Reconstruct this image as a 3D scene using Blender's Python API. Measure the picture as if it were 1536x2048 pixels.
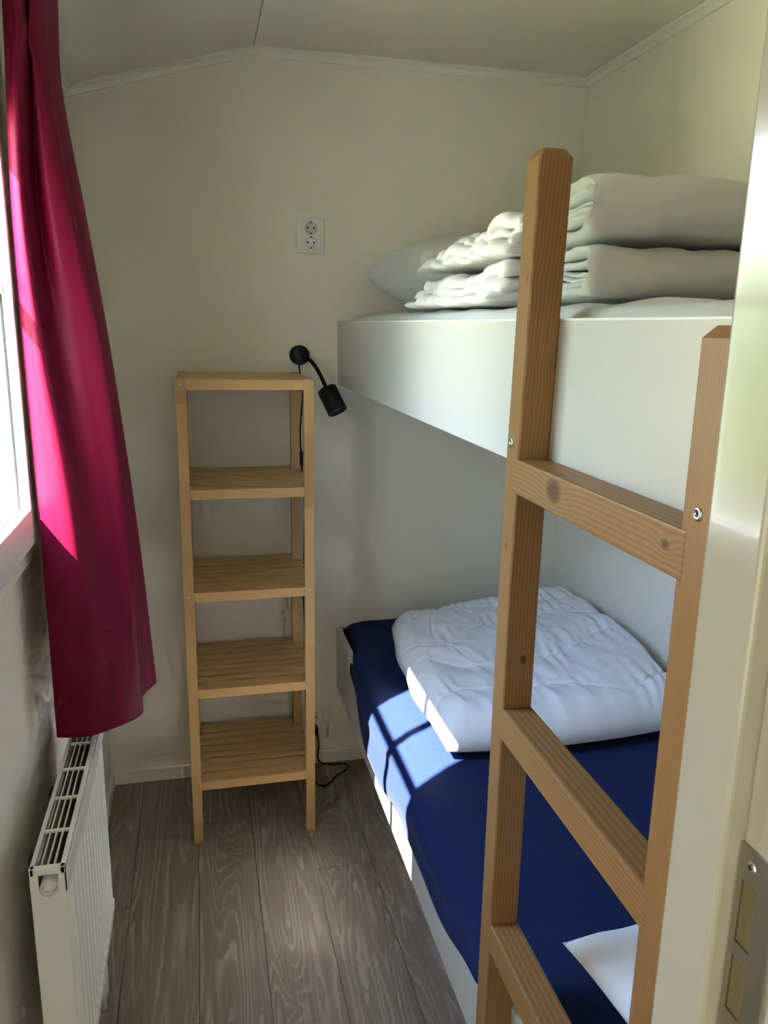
import bpy, bmesh, math, random
from mathutils import Vector, Matrix, noise

random.seed(7)
S = bpy.context.scene
for o in list(bpy.data.objects):
    bpy.data.objects.remove(o)
C = S.collection

# ------------------------------------------------------------------ camera
cam_d = bpy.data.cameras.new('camera')
cam = bpy.data.objects.new('camera', cam_d)
C.objects.link(cam)
cam_d.sensor_fit = 'HORIZONTAL'
cam_d.sensor_width = 36.0
cam_d.lens = 36.0 * 1578.16 / 1536.0
cam_d.clip_start = 0.02
r_ = Vector((0.97407215, -0.22556487, 0.01743385))
u_ = Vector((0.03508844, 0.22675248, 0.97332015))
d_ = Vector((0.2235, 0.94747232, -0.22878799))
M = Matrix((r_, u_, -d_)).transposed().to_4x4()
M.translation = Vector((0, 0, 1.5453))
cam.matrix_world = M
S.camera = cam

# ------------------------------------------------------------------ light
S.view_settings.view_transform = 'Standard'
S.view_settings.look = 'None'
S.view_settings.gamma = 1.0
S.view_settings.use_curve_mapping = False
S.view_settings.exposure = 0.12
S.cycles.blur_glossy = 0.1
S.cycles.sample_clamp_indirect = 70.0
S.cycles.max_bounces = 8
S.cycles.adaptive_threshold = 0.09
S.cycles.adaptive_min_samples = 20
S.cycles.light_sampling_threshold = 0.03

W = bpy.data.worlds.new('sky')
S.world = W
W.use_nodes = True
bg = W.node_tree.nodes['Background']
# hazy pale horizon turning to clear blue overhead
_tc = W.node_tree.nodes.new('ShaderNodeTexCoord')
_sp = W.node_tree.nodes.new('ShaderNodeSeparateXYZ')
_rp = W.node_tree.nodes.new('ShaderNodeValToRGB')
W.node_tree.links.new(_tc.outputs['Generated'], _sp.inputs[0])
W.node_tree.links.new(_sp.outputs['Z'], _rp.inputs[0])
W.node_tree.links.new(_rp.outputs[0], bg.inputs['Color'])
_rp.color_ramp.elements[0].position = 0.05
_rp.color_ramp.elements[0].color = (0.86, 0.88, 0.82, 1)
_rp.color_ramp.elements[1].position = 0.40
_rp.color_ramp.elements[1].color = (0.52, 0.77, 1.30, 1)
bg.inputs['Strength'].default_value = 22.0

SUN_DIR = Vector((1.0, 0.60, -1.405)).normalized()
sun_d = bpy.data.lights.new('sun', 'SUN')
sun_d.energy = 105.0
sun_d.color = (1.0, 0.95, 0.88)
sun_d.angle = math.radians(0.53)
sun = bpy.data.objects.new('sun', sun_d)
C.objects.link(sun)
sun.location = (-6, -3, 9)
sun.rotation_euler = SUN_DIR.to_track_quat('-Z', 'Y').to_euler()


def area(name, loc, direction, sx, sy, energy, color, portal=False):
    d = bpy.data.lights.new(name, 'AREA')
    d.shape = 'RECTANGLE'
    d.size, d.size_y = sx, sy
    d.energy = energy
    d.color = color
    if portal:
        d.cycles.is_portal = True
    o = bpy.data.objects.new(name, d)
    C.objects.link(o)
    o.location = loc
    o.rotation_euler = Vector(direction).to_track_quat('-Z', 'Y').to_euler()
    return o


# added fill light by the solid hall wall, standing in for unseen daylight
area('hall_fill', (-1.285, -0.75, 1.25), (1, 0, 0), 1.1, 1.8, 17.0, (1.0, 0.95, 0.70))
# guides sky sampling through the bedroom window
area('window_portal', (-0.42, 1.285, 1.55), (1, 0, 0), 0.52, 0.82, 1.0, (1, 1, 1), True)

# ------------------------------------------------------------------ helpers
def tag(o, label=None, cat=None, group=None, kind=None):
    if label: o['label'] = label
    if cat: o['category'] = cat
    if group: o['group'] = group
    if kind: o['kind'] = kind
    return o


def empty(name, loc=(0, 0, 0)):
    o = bpy.data.objects.new(name, None)
    o.empty_display_size = 0.05
    C.objects.link(o)
    o.location = loc
    return o


def link(name, me, mat, parent=None):
    o = bpy.data.objects.new(name, me)
    C.objects.link(o)
    if mat is not None and not me.materials:
        me.materials.append(mat)
    if parent is not None:
        o.parent = parent
        o.matrix_parent_inverse = Matrix.Translation(-parent.location)
    return o


def obj(name, bm, mat, parent=None, smooth=False):
    me = bpy.data.meshes.new(name)
    bmesh.ops.recalc_face_normals(bm, faces=bm.faces)
    bm.to_mesh(me)
    bm.free()
    if smooth:
        for p in me.polygons:
            p.use_smooth = True
    return link(name, me, mat, parent)


def add_box(bm, a, b, bevel=0.0, seg=2):
    t = bmesh.new()
    bmesh.ops.create_cube(t, size=1.0)
    sx, sy, sz = (b[0] - a[0]), (b[1] - a[1]), (b[2] - a[2])
    for v in t.verts:
        v.co = Vector(((a[0] + b[0]) / 2 + v.co.x * sx, (a[1] + b[1]) / 2 + v.co.y * sy, (a[2] + b[2]) / 2 + v.co.z * sz))
    if bevel > 0:
        bmesh.ops.bevel(t, geom=list(t.edges), offset=bevel, segments=seg, profile=0.5, affect='EDGES')
    merge(bm, t)


def merge(bm, t):
    mp = {}
    for v in t.verts:
        mp[v] = bm.verts.new(v.co)
    for f in t.faces:
        try:
            bm.faces.new([mp[v] for v in f.verts])
        except ValueError:
            pass
    t.free()


def box(name, a, b, mat, parent=None, bevel=0.0):
    bm = bmesh.new()
    add_box(bm, a, b, bevel)
    return obj(name, bm, mat, parent)


def boxes(name, lst, mat, parent=None, bevel=0.0):
    bm = bmesh.new()
    for a, b in lst:
        add_box(bm, a, b, bevel)
    return obj(name, bm, mat, parent)


def prism(bm, poly, ax, lo, hi):
    """extrude 2-D polygon along axis ax (0,1,2); poly coords are the two other axes in order"""
    def mk(p, t):
        c = list(p)
        c.insert(ax, t)
        return bm.verts.new(c)
    A = [mk(p, lo) for p in poly]
    B = [mk(p, hi) for p in poly]
    n = len(poly)
    bm.faces.new(A[::-1])
    bm.faces.new(B)
    for i in range(n):
        bm.faces.new((A[i], A[(i + 1) % n], B[(i + 1) % n], B[i]))


def smooth_path(pts, n=6):
    out = []
    P = [Vector(p) for p in pts]
    for i in range(len(P) - 1):
        p0 = P[max(i - 1, 0)]; p1 = P[i]; p2 = P[i + 1]; p3 = P[min(i + 2, len(P) - 1)]
        for k in range(n):
            t = k / n
            out.append(0.5 * ((2 * p1) + (-p0 + p2) * t + (2 * p0 - 5 * p1 + 4 * p2 - p3) * t * t + (-p0 + 3 * p1 - 3 * p2 + p3) * t ** 3))
    out.append(P[-1])
    return out


def tube(bm, path, rad, seg=10):
    rings = []
    up = Vector((0, 0, 1))
    prev = None
    for i, p in enumerate(path):
        a = path[max(i - 1, 0)]; b = path[min(i + 1, len(path) - 1)]
        t = (b - a).normalized()
        if prev is None:
            x = t.cross(up)
            if x.length < 1e-3:
                x = t.cross(Vector((1, 0, 0)))
            x.normalize()
        else:
            x = (prev - t * prev.dot(t)).normalized()
        prev = x
        y = t.cross(x)
        r = rad[i] if isinstance(rad, (list, tuple)) else rad
        rings.append([bm.verts.new(p + (x * math.cos(k * 2 * math.pi / seg) + y * math.sin(k * 2 * math.pi / seg)) * r) for k in range(seg)])
    for i in range(len(rings) - 1):
        for k in range(seg):
            bm.faces.new((rings[i][k], rings[i][(k + 1) % seg], rings[i + 1][(k + 1) % seg], rings[i + 1][k]))
    bm.faces.new(rings[0][::-1])
    bm.faces.new(rings[-1])


def lathe(bm, prof, origin, axis, seg=28):
    """prof: list of (r, h) along axis from origin"""
    a = Vector(axis).normalized()
    x = a.cross(Vector((0, 0, 1)))
    if x.length < 1e-3:
        x = a.cross(Vector((1, 0, 0)))
    x.normalize()
    y = a.cross(x)
    o = Vector(origin)
    rings = []
    for r, h in prof:
        if r < 1e-6:
            rings.append([bm.verts.new(o + a * h)])
        else:
            rings.append([bm.verts.new(o + a * h + (x * math.cos(2 * math.pi * k / seg) + y * math.sin(2 * math.pi * k / seg)) * r) for k in range(seg)])
    for i in range(len(rings) - 1):
        A, B = rings[i], rings[i + 1]
        for k in range(seg):
            k2 = (k + 1) % seg
            if len(A) == 1 and len(B) == 1:
                continue
            if len(A) == 1:
                bm.faces.new((A[0], B[k2], B[k]))
            elif len(B) == 1:
                bm.faces.new((A[k], A[k2], B[0]))
            else:
                bm.faces.new((A[k], A[k2], B[k2], B[k]))
    return bm


def interp(tab, x):
    """piecewise smooth interpolation of sorted (x, y) table"""
    if x <= tab[0][0]: return tab[0][1]
    if x >= tab[-1][0]: return tab[-1][1]
    for i in range(len(tab) - 1):
        if tab[i][0] <= x <= tab[i + 1][0]:
            n = len(tab)
            def m(j):
                a, b = max(j - 1, 0), min(j + 1, n - 1)
                return (tab[b][1] - tab[a][1]) / (tab[b][0] - tab[a][0])
            h = tab[i + 1][0] - tab[i][0]
            t = (x - tab[i][0]) / h
            return ((2 * t ** 3 - 3 * t ** 2 + 1) * tab[i][1] + (t ** 3 - 2 * t ** 2 + t) * h * m(i)
                    + (-2 * t ** 3 + 3 * t ** 2) * tab[i + 1][1] + (t ** 3 - t ** 2) * h * m(i + 1))


def sstep(a, b, x):
    t = min(1, max(0, (x - a) / (b - a)))
    return t * t * (3 - 2 * t)


def fbm(p, f, o=3):
    s, a = 0.0, 1.0
    for i in range(o):
        s += a * noise.noise(Vector(p) * f)
        f *= 2.03
        a *= 0.5
    return s


def ridge(p, f, o=3):
    s, a = 0.0, 1.0
    for i in range(o):
        s += a * (1 - 2 * abs(noise.noise(Vector(p) * f + Vector((i * 7.1, 0, 0)))))
        f *= 2.1
        a *= 0.5
    return s


def grid_faces(bm, V, closed_u=False):
    n, m = len(V), len(V[0])
    for i in range(n - 1):
        for j in range(m - 1 if not closed_u else m):
            j2 = (j + 1) % m
            bm.faces.new((V[i][j], V[i][j2], V[i + 1][j2], V[i + 1][j]))

# ------------------------------------------------------------------ materials
class NT:
    def __init__(s, name):
        s.m = bpy.data.materials.new(name)
        s.m.use_nodes = True
        s.t = s.m.node_tree
        s.b = s.t.nodes['Principled BSDF']
        s.out = s.t.nodes['Material Output']

    def n(s, typ, **kw):
        o = s.t.nodes.new(typ)
        for k, v in kw.items():
            if k.startswith('_'):
                setattr(o, k[1:], v)
            else:
                o.inputs[k.replace('__', ' ')].default_value = v
        return o

    def l(s, a, b):
        s.t.links.new(a, b)

    def set(s, **kw):
        for k, v in kw.items():
            s.b.inputs[k.replace('__', ' ')].default_value = v

    def math(s, op, a, b=None):
        o = s.t.nodes.new('ShaderNodeMath')
        o.operation = op
        for i, x in enumerate((a, b)):
            if x is None: continue
            if isinstance(x, (int, float)): o.inputs[i].default_value = x
            else: s.l(x, o.inputs[i])
        return o.outputs[0]

    def mix(s, fac, a, b, typ='MIX'):
        o = s.t.nodes.new('ShaderNodeMix')
        o.data_type = 'RGBA'
        o.blend_type = typ
        for i, x in ((0, fac), (6, a), (7, b)):
            if isinstance(x, (int, float)): o.inputs[i].default_value = x
            elif isinstance(x, tuple): o.inputs[i].default_value = x if len(x) == 4 else x + (1,)
            else: s.l(x, o.inputs[i])
        return o.outputs[2]

    def ramp(s, x, stops, interp='LINEAR'):
        o = s.t.nodes.new('ShaderNodeValToRGB')
        o.color_ramp.interpolation = interp
        e = o.color_ramp.elements
        while len(e) < len(stops): e.new(0.5)
        for i, (p, c) in enumerate(stops):
            e[i].position = p
            e[i].color = c if len(c) == 4 else tuple(c) + (1,)
        s.l(x, o.inputs[0])
        return o.outputs[0]

    def coords(s, kind='Object', scale=(1, 1, 1), loc=(0, 0, 0)):
        tc = s.n('ShaderNodeTexCoord')
        mp = s.n('ShaderNodeMapping')
        mp.inputs['Scale'].default_value = scale
        mp.inputs['Location'].default_value = loc
        s.l(tc.outputs[kind], mp.inputs[0])
        return mp.outputs[0]

    def noise(s, vec, scale, detail=3, rough=0.5, dist=0.0):
        o = s.n('ShaderNodeTexNoise', Scale=scale, Detail=detail, Roughness=rough, Distortion=dist)
        s.l(vec, o.inputs['Vector'])
        return o.outputs['Fac']

    def bump(s, h, strength, dist=0.002):
        o = s.n('ShaderNodeBump', Strength=strength, Distance=dist)
        s.l(h, o.inputs['Height'])
        s.l(o.outputs[0], s.b.inputs['Normal'])


def plain(name, col, rough=0.5, metal=0.0, spec=0.5, bump=None, coat=0.0):
    k = NT(name)
    k.set(Base__Color=col + (1,), Roughness=rough, Metallic=metal)
    k.b.inputs['Specular IOR Level'].default_value = spec
    k.b.inputs['Coat Weight'].default_value = coat
    v = k.coords('Object')
    nz = k.noise(v, 9.0, 1)
    k.l(k.mix(k.math('MULTIPLY', nz, 0.10), col, tuple(c * 0.82 for c in col)), k.b.inputs['Base Color'])
    if bump:
        k.bump(k.noise(v, bump[0], 1, 0.6), bump[1], bump[2])
    return k.m


def cloth(name, col, rough=0.85, weave=900.0, sheen=0.2, fleck=None, bumpd=0.0004):
    k = NT(name)
    k.set(Roughness=rough)
    k.b.inputs['Specular IOR Level'].default_value = 0.2
    k.b.inputs['Sheen Weight'].default_value = sheen
    k.b.inputs['Sheen Roughness'].default_value = 0.5
    v = k.coords('Object')
    nz = k.noise(v, weave, 2, 0.6)
    if fleck:
        k.l(k.ramp(nz, [(0.35, col), (0.75, fleck)]), k.b.inputs['Base Color'])
    else:
        n2 = k.noise(v, 6, 3)
        k.l(k.mix(k.math('MULTIPLY', n2, 0.12), col, tuple(c * 0.85 for c in col)), k.b.inputs['Base Color'])
    k.bump(nz, 0.35, bumpd)
    return k.m


def wood(name, axis, dark, light, ring=95.0, knots=(), segments=0.0, rough=0.45, grain=0.5, long_=0.035, wob=2.2):
    """axis = direction of the fibres"""
    k = NT(name)
    k.set(Roughness=rough)
    sc = [1.0, 1.0, 1.0]
    sc[axis] = long_
    oi = k.n('ShaderNodeObjectInfo')
    tc = k.n('ShaderNodeTexCoord')
    geo = tc.outputs['Object']
    add = k.n('ShaderNodeVectorMath', _operation='ADD')
    cmb = k.n('ShaderNodeCombineXYZ')
    for i in range(3):
        k.l(k.math('MULTIPLY', oi.outputs['Random'], (3.1, 1.7, 2.3)[i]), cmb.inputs[i])
    k.l(geo, add.inputs[0]); k.l(cmb.outputs[0], add.inputs[1])
    mp = k.n('ShaderNodeMapping')
    mp.inputs['Scale'].default_value = sc
    k.l(add.outputs[0], mp.inputs[0])
    v = mp.outputs[0]
    field = k.noise(v, 9.0, 2, 0.5, 0.2)
    field = k.math('MULTIPLY', field, wob)
    # distance across the board
    sep = k.n('ShaderNodeSeparateXYZ')
    k.l(add.outputs[0], sep.inputs[0])
    other = [i for i in range(3) if i != axis]
    across = k.math('ADD', k.math('MULTIPLY', sep.outputs[other[0]], ring * 0.55), k.math('MULTIPLY', sep.outputs[other[1]], ring * 0.8))
    ph = k.math('ADD', across, k.math('MULTIPLY', field, 4.0))
    kmask = None
    for (cx, cy, cz, rad) in knots:
        dv = k.n('ShaderNodeVectorMath', _operation='SUBTRACT')
        k.l(geo, dv.inputs[0]); dv.inputs[1].default_value = (cx, cy, cz)
        ms = k.n('ShaderNodeVectorMath', _operation='MULTIPLY')
        f = [1.0, 1.0, 1.0]; f[axis] = 0.75
        k.l(dv.outputs[0], ms.inputs[0]); ms.inputs[1].default_value = f
        ln = k.n('ShaderNodeVectorMath', _operation='LENGTH')
        k.l(ms.outputs[0], ln.inputs[0])
        g = k.math('DIVIDE', ln.outputs['Value'], rad)
        e = k.math('POWER', 2.718, k.math('MULTIPLY', k.math('MULTIPLY', g, g), -0.35))
        ph = k.math('ADD', ph, k.math('MULTIPLY', e, 9.0))
        km = k.math('SUBTRACT', 1.0, k.math('MINIMUM', k.math('POWER', g, 3.0), 1.0))
        kmask = km if kmask is None else k.math('MAXIMUM', kmask, km)
    wave = k.math('ADD', k.math('MULTIPLY', k.math('SINE', ph), 0.5), 0.5)
    fine = k.noise(v, 260.0, 2, 0.6)
    fac = k.math('ADD', k.math('MULTIPLY', k.math('POWER', wave, 2.0), grain), k.math('MULTIPLY', fine, 0.25))
    col = k.mix(fac, light, dark)
    if segments > 0:
        ax = k.math('FLOOR', k.math('DIVIDE', k.math('ADD', sep.outputs[axis], 0.0), segments))
        wn = k.n('ShaderNodeTexWhiteNoise', _noise_dimensions='1D')
        k.l(ax, wn.inputs['W'])
        col = k.mix(k.math('MULTIPLY', k.math('POWER', wn.outputs['Value'], 1.6), 0.75), col, tuple(c * 0.72 for c in dark))
    big = k.noise(v, 3.0, 2)
    col = k.mix(k.math('MULTIPLY', big, 0.25), col, tuple(c * 0.8 for c in dark))
    if kmask is not None:
        col = k.mix(k.math('MULTIPLY', kmask, 0.9), col, (dark[0] * 0.42, dark[1] * 0.30, dark[2] * 0.3))
    k.l(col, k.b.inputs['Base Color'])
    k.bump(fac, 0.12, 0.0008)
    return k.m


m_wall = plain('painted_wallpaper', (0.82, 0.77, 0.655), 0.6, bump=(420.0, 0.35, 0.0012))
m_ceil = plain('painted_ceiling', (0.82, 0.77, 0.655), 0.6, bump=(300.0, 0.15, 0.0008))
m_trim = plain('painted_trim', (0.82, 0.78, 0.68), 0.35)
m_frame = plain('glossy_door_paint', (0.455, 0.435, 0.365), 0.16, coat=0.15)
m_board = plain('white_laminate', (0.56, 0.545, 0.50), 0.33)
m_pvc = plain('white_pvc', (0.84, 0.84, 0.83), 0.25)
m_enamel = plain('white_enamel', (0.90, 0.89, 0.85), 0.20)
m_dark = plain('dark_grey_metal', (0.035, 0.033, 0.03), 0.5)
m_rubber = plain('black_rubber', (0.008, 0.008, 0.008), 0.5)
m_black = plain('black_lacquer', (0.006, 0.006, 0.006), 0.42, spec=0.4)
m_steel = plain('brushed_steel', (0.42, 0.39, 0.34), 0.38, metal=1.0)
m_screw = plain('zinc_screw', (0.62, 0.62, 0.62), 0.3, metal=1.0)
m_plast = plain('socket_plastic', (0.80, 0.79, 0.74), 0.3)
m_hole = plain('dark_recess', (0.02, 0.018, 0.015), 0.7)
m_lens = plain('lamp_lens', (0.55, 0.55, 0.55), 0.25)
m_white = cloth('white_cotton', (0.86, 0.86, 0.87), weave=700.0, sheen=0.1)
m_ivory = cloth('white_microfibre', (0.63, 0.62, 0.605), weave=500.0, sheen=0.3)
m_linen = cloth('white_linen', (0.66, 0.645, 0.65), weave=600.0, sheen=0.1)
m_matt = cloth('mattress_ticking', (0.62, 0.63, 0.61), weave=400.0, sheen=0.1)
m_navy = cloth('navy_jersey', (0.0022, 0.009, 0.050), weave=650.0, sheen=0.03, fleck=(0.014, 0.030, 0.105))

m_birch = {a: wood('birch_%d' % a, a, (0.57, 0.33, 0.122), (0.70, 0.445, 0.200), ring=2600.0, segments=0.21 if a == 2 else 0.0, grain=0.10, wob=1.5) for a in (0, 1, 2)}
PD, PL = (0.165, 0.073, 0.019), (0.335, 0.172, 0.056)


def planks_mat():
    k = NT('grey_oak_vinyl')
    k.set(Roughness=0.42)
    k.b.inputs['Specular IOR Level'].default_value = 0.35
    oi = k.n('ShaderNodeObjectInfo')
    tc = k.n('ShaderNodeNewGeometry')
    cmb = k.n('ShaderNodeCombineXYZ')
    k.l(k.math('MULTIPLY', oi.outputs['Random'], 37.0), cmb.inputs[0])
    k.l(k.math('MULTIPLY', oi.outputs['Random'], 91.0), cmb.inputs[1])
    add = k.n('ShaderNodeVectorMath', _operation='ADD')
    k.l(tc.outputs['Position'], add.inputs[0]); k.l(cmb.outputs[0], add.inputs[1])

    def mp(sc):
        m = k.n('ShaderNodeMapping'); m.inputs['Scale'].default_value = sc
        k.l(add.outputs[0], m.inputs[0]); return m.outputs[0]
    field = k.noise(mp((1, 0.085, 1)), 8.0, 2.0, 0.45, 0.25)
    jag = k.noise(mp((1, 0.35, 1)), 45.0, 2, 0.6)
    field = k.math('ADD', k.math('MULTIPLY', field, 20.0), k.math('MULTIPLY', jag, 0.7))
    for (cx, cy, rad) in ((0.345, 2.115, 0.045), (0.165, 1.52, 0.05), (0.06, 2.14, 0.04), (0.60, 2.2, 0.05)):
        dv = k.n('ShaderNodeVectorMath', _operation='SUBTRACT')
        k.l(tc.outputs['Position'], dv.inputs[0]); dv.inputs[1].default_value = (cx, cy, 0)
        ms = k.n('ShaderNodeVectorMath', _operation='MULTIPLY')
        k.l(dv.outputs[0], ms.inputs[0]); ms.inputs[1].default_value = (1, 0.55, 0)
        ln = k.n('ShaderNodeVectorMath', _operation='LENGTH')
        k.l(ms.outputs[0], ln.inputs[0])
        g = k.math('DIVIDE', ln.outputs['Value'], rad)
        e = k.math('POWER', 2.718, k.math('MULTIPLY', g, -1.0))
        field = k.math('ADD', field, k.math('MULTIPLY', e, 4.5))
    fr = k.math('FRACT', field)
    line = k.ramp(fr, [(0.0, (0, 0, 0)), (0.50, (0.10, 0.10, 0.10)), (0.82, (1, 1, 1)), (0.92, (0.8, 0.8, 0.8)), (1.0, (0, 0, 0))])
    brk = k.noise(mp((1, 0.12, 1)), 22.0, 3, 0.6)
    line = k.math('MULTIPLY', line, k.ramp(brk, [(0.36, (0.05, 0.05, 0.05)), (0.62, (1, 1, 1))]))
    fine = k.noise(mp((1, 0.018, 1)), 210.0, 4, 0.7)
    tone = k.noise(mp((1, 0.15, 1)), 5.0, 2)
    base = k.ramp(fine, [(0.30, (0.185, 0.152, 0.120)), (0.72, (0.325, 0.275, 0.222))])
    base = k.mix(k.math('MULTIPLY', tone, 0.45), base, (0.18, 0.14, 0.105))
    base = k.mix(k.math('MULTIPLY', oi.outputs['Random'], 0.22), base, (0.36, 0.30, 0.245))
    col = k.mix(k.math('MULTIPLY', line, 0.55), base, (0.57, 0.50, 0.42))
    k.l(col, k.b.inputs['Base Color'])
    k.bump(k.math('ADD', fine, k.math('MULTIPLY', line, 0.5)), 0.18, 0.0006)
    return k.m


m_plank = planks_mat()


def curtain_mat():
    k = NT('magenta_satin_curtain')
    v = k.coords('Object')
    nz = k.noise(v, 900.0, 2)
    k.l(k.ramp(nz, [(0.3, (0.14, 0.0012, 0.020)), (0.7, (0.21, 0.0025, 0.034))]), k.b.inputs['Base Color'])
    k.set(Roughness=0.5)
    k.b.inputs['Specular IOR Level'].default_value = 0.2
    k.b.inputs['Sheen Weight'].default_value = 0.08
    k.b.inputs['Sheen Tint'].default_value = (1.0, 0.25, 0.45, 1)
    k.bump(nz, 0.3, 0.0003)
    tr = k.n('ShaderNodeBsdfTranslucent')
    tr.inputs['Color'].default_value = (0.60, 0.012, 0.13, 1)
    mx = k.n('ShaderNodeMixShader')
    mx.inputs[0].default_value = 0.14
    k.l(k.b.outputs[0], mx.inputs[1]); k.l(tr.outputs[0], mx.inputs[2])
    k.l(mx.outputs[0], k.out.inputs[0])
    return k.m


m_curtain = curtain_mat()


def glass_mat():
    k = NT('window_glass')
    tr = k.n('ShaderNodeBsdfTransparent')
    tr.inputs['Color'].default_value = (0.96, 0.98, 0.97, 1)
    gl = k.n('ShaderNodeBsdfGlossy', Roughness=0.01)
    lw = k.n('ShaderNodeLayerWeight', Blend=0.5)
    fac = k.math('ADD', k.math('MULTIPLY', k.math('POWER', lw.outputs['Facing'], 5.0), 0.6), 0.03)
    mx = k.n('ShaderNodeMixShader')
    k.l(fac, mx.inputs[0]); k.l(tr.outputs[0], mx.inputs[1]); k.l(gl.outputs[0], mx.inputs[2])
    k.l(mx.outputs[0], k.out.inputs[0])
    return k.m


m_glass = glass_mat()


def leaf_mat(name, a, b, sc):
    k = NT(name)
    k.set(Roughness=0.6)
    v = k.coords('Object')
    k.l(k.ramp(k.noise(v, sc, 4, 0.7), [(0.35, a), (0.65, b)]), k.b.inputs['Base Color'])
    return k.m


m_grass = leaf_mat('pale_bounce_lawn', (0.45, 0.42, 0.18), (0.64, 0.59, 0.34), 3.0)  # lawn colour lightened beyond real grass to bounce more light onto upper walls
m_hedge = leaf_mat('garden_foliage', (0.05, 0.10, 0.02), (0.32, 0.42, 0.12), 9.0)

# ------------------------------------------------------------------ the room
XL, XR, YB, YF = -0.337, 1.256, 2.569, 0.41
ZC, XRG, ZSL = 2.332, 0.19, 2.184


def struct(o):
    o['kind'] = 'structure'
    return o


floor = struct(box('floor', (-1.3, -2.6, -0.06), (1.95, 2.66, -0.004), m_hole))
tag(floor, 'floor of grey brown oak look planks laid lengthwise')
# planks: edges measured on the real joints
edges = [-0.401, -0.230, -0.048, 0.116, 0.286, 0.453, 0.624, 0.795, 0.966, 1.137, 1.27]
ends = [[0.72, 1.936], [1.53], [1.05, 2.276], [1.42], [0.77, 1.991], [1.36], [0.95, 2.17], [1.6], [1.1, 2.3], [1.7]]
for i in range(len(edges) - 1):
    ys = [-0.4] + ends[i] + [YB]
    if i == 1: ys = [-0.4, 0.33, 1.53, YB]
    for j in range(len(ys) - 1):
        x0, x1 = max(edges[i], XL), min(edges[i + 1], XR)
        box('plank', (x0 + 0.0006, ys[j] + 0.0006, -0.0035), (x1 - 0.0006, ys[j + 1] - 0.0006, 0.0), m_plank, floor, 0.0006)
for x in (-1.28, -1.04, -0.80, -0.57):
    box('plank', (x, -2.6, -0.0035), (x + 0.228, -0.42, 0.0), m_plank, floor, 0.0006)
for i in range(10):
    box('plank', (-0.337 + i * 0.2, -2.6, -0.0035), (-0.339 + (i + 1) * 0.2, -0.402, 0.0), m_plank, floor, 0.0006)

struct(box('wall_back', (-0.40, YB, 0), (XR + 0.08, YB + 0.08, 2.42), m_wall))
struct(box('wall_right', (XR, YF - 0.1, 0), (XR + 0.08, YB, 2.42), m_wall))
WY0, WY1, WZ0, WZ1 = 1.00, 1.538, 1.143, 1.99
struct(boxes('wall_left', [((XL - 0.06, 0.31, 0), (XL, YB, WZ0)), ((XL - 0.06, 0.31, WZ1), (XL, YB, 2.3)),
                           ((XL - 0.06, 0.31, WZ0), (XL, WY0, WZ1)), ((XL - 0.06, WY1, WZ0), (XL, YB, WZ1))], m_wall))
# near wall with the door opening the photograph is taken through
struct(boxes('wall_front', [((0.335, 0.315, 0), (XR, 0.405, 2.42)), ((-1.3, 0.315, 2.09), (0.335, 0.405, 2.42)),
                            ((-1.3, 0.315, 0), (-0.397, 0.405, 2.09))], m_wall))
bm = bmesh.new()
prism(bm, [(XL - 0.06, ZSL - 0.0168), (XRG - 0.0015, ZC - 0.002), (XRG - 0.0015, ZC + 0.09), (XL - 0.06, ZSL + 0.09)], 1, 0.31, YB + 0.08)
prism(bm, [(XRG + 0.0015, ZC - 0.002), (XR + 0.08, ZC), (XR + 0.08, ZC + 0.09), (XRG + 0.0015, ZC + 0.09)], 1, 0.31, YB + 0.08)
prism(bm, [(XRG - 0.002, ZC + 0.004), (XRG + 0.002, ZC + 0.004), (XRG + 0.002, ZC + 0.09), (XRG - 0.002, ZC + 0.09)], 1, 0.31, YB + 0.08)
ceil = struct(obj('ceiling', bm, m_ceil))

# hall behind the camera
struct(box('ceiling_hall', (-1.4, -2.6, 2.40), (1.95, 0.315, 2.46), m_ceil))
struct(box('wall_hall_left', (-1.4, -2.6, 0), (-1.3, 0.405, 2.40), m_wall))
struct(box('wall_hall_right', (1.85, -2.6, 0), (1.95, 0.315, 2.40), m_wall))
struct(box('wall_hall_front', (-1.3, -2.68, 0), (1.85, -2.6, 2.4), m_wall))

# cornice and skirting
def cornice(name, a, b, nrm, down):
    """slim stepped moulding from a to b; nrm points into the room, down is the drop direction"""
    a, b, nrm, down = map(Vector, (a, b, nrm, down))
    prof = [(0, 0), (0.020, 0), (0.020, 0.005), (0.010, 0.012), (0.007, 0.026), (0, 0.026)]
    bm = bmesh.new()
    A = [bm.verts.new(a + nrm * p + down * q) for p, q in prof]
    B = [bm.verts.new(b + nrm * p + down * q) for p, q in prof]
    n = len(prof)
    bm.faces.new(A); bm.faces.new(B[::-1])
    for i in range(n):
        bm.faces.new((A[i], A[(i + 1) % n], B[(i + 1) % n], B[i]))
    return struct(obj(name, bm, m_trim))


cornice('trim_1', (XRG, YB, ZC - 0.001), (XR, YB, ZC - 0.001), (0, -1, 0), (0, 0, -1))
cornice('trim_2', (XL, YB, ZSL - 0.001), (XRG, YB, ZC - 0.001), (0, -1, 0), (0, 0, -1))
cornice('trim_3', (XR, YF, ZC - 0.001), (XR, YB, ZC - 0.001), (-1, 0, 0), (0, 0, -1))
cornice('trim_4', (XL, YF, ZSL - 0.001), (XL, YB, ZSL - 0.001), (1, 0, 0), (0, 0, -1))
bm = bmesh.new(); prism(bm, [(YB, 0), (YB - 0.012, 0), (YB - 0.012, 0.044), (YB - 0.009, 0.052), (YB, 0.052)], 0, XL, XR)
struct(obj('baseboard_back', bm, m_trim))
bm = bmesh.new(); prism(bm, [(XL, 0), (XL + 0.012, 0), (XL + 0.012, 0.044), (XL + 0.009, 0.052), (XL, 0.052)], 1, 0.41, YB - 0.012)
struct(obj('baseboard_left', bm, m_trim))

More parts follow.
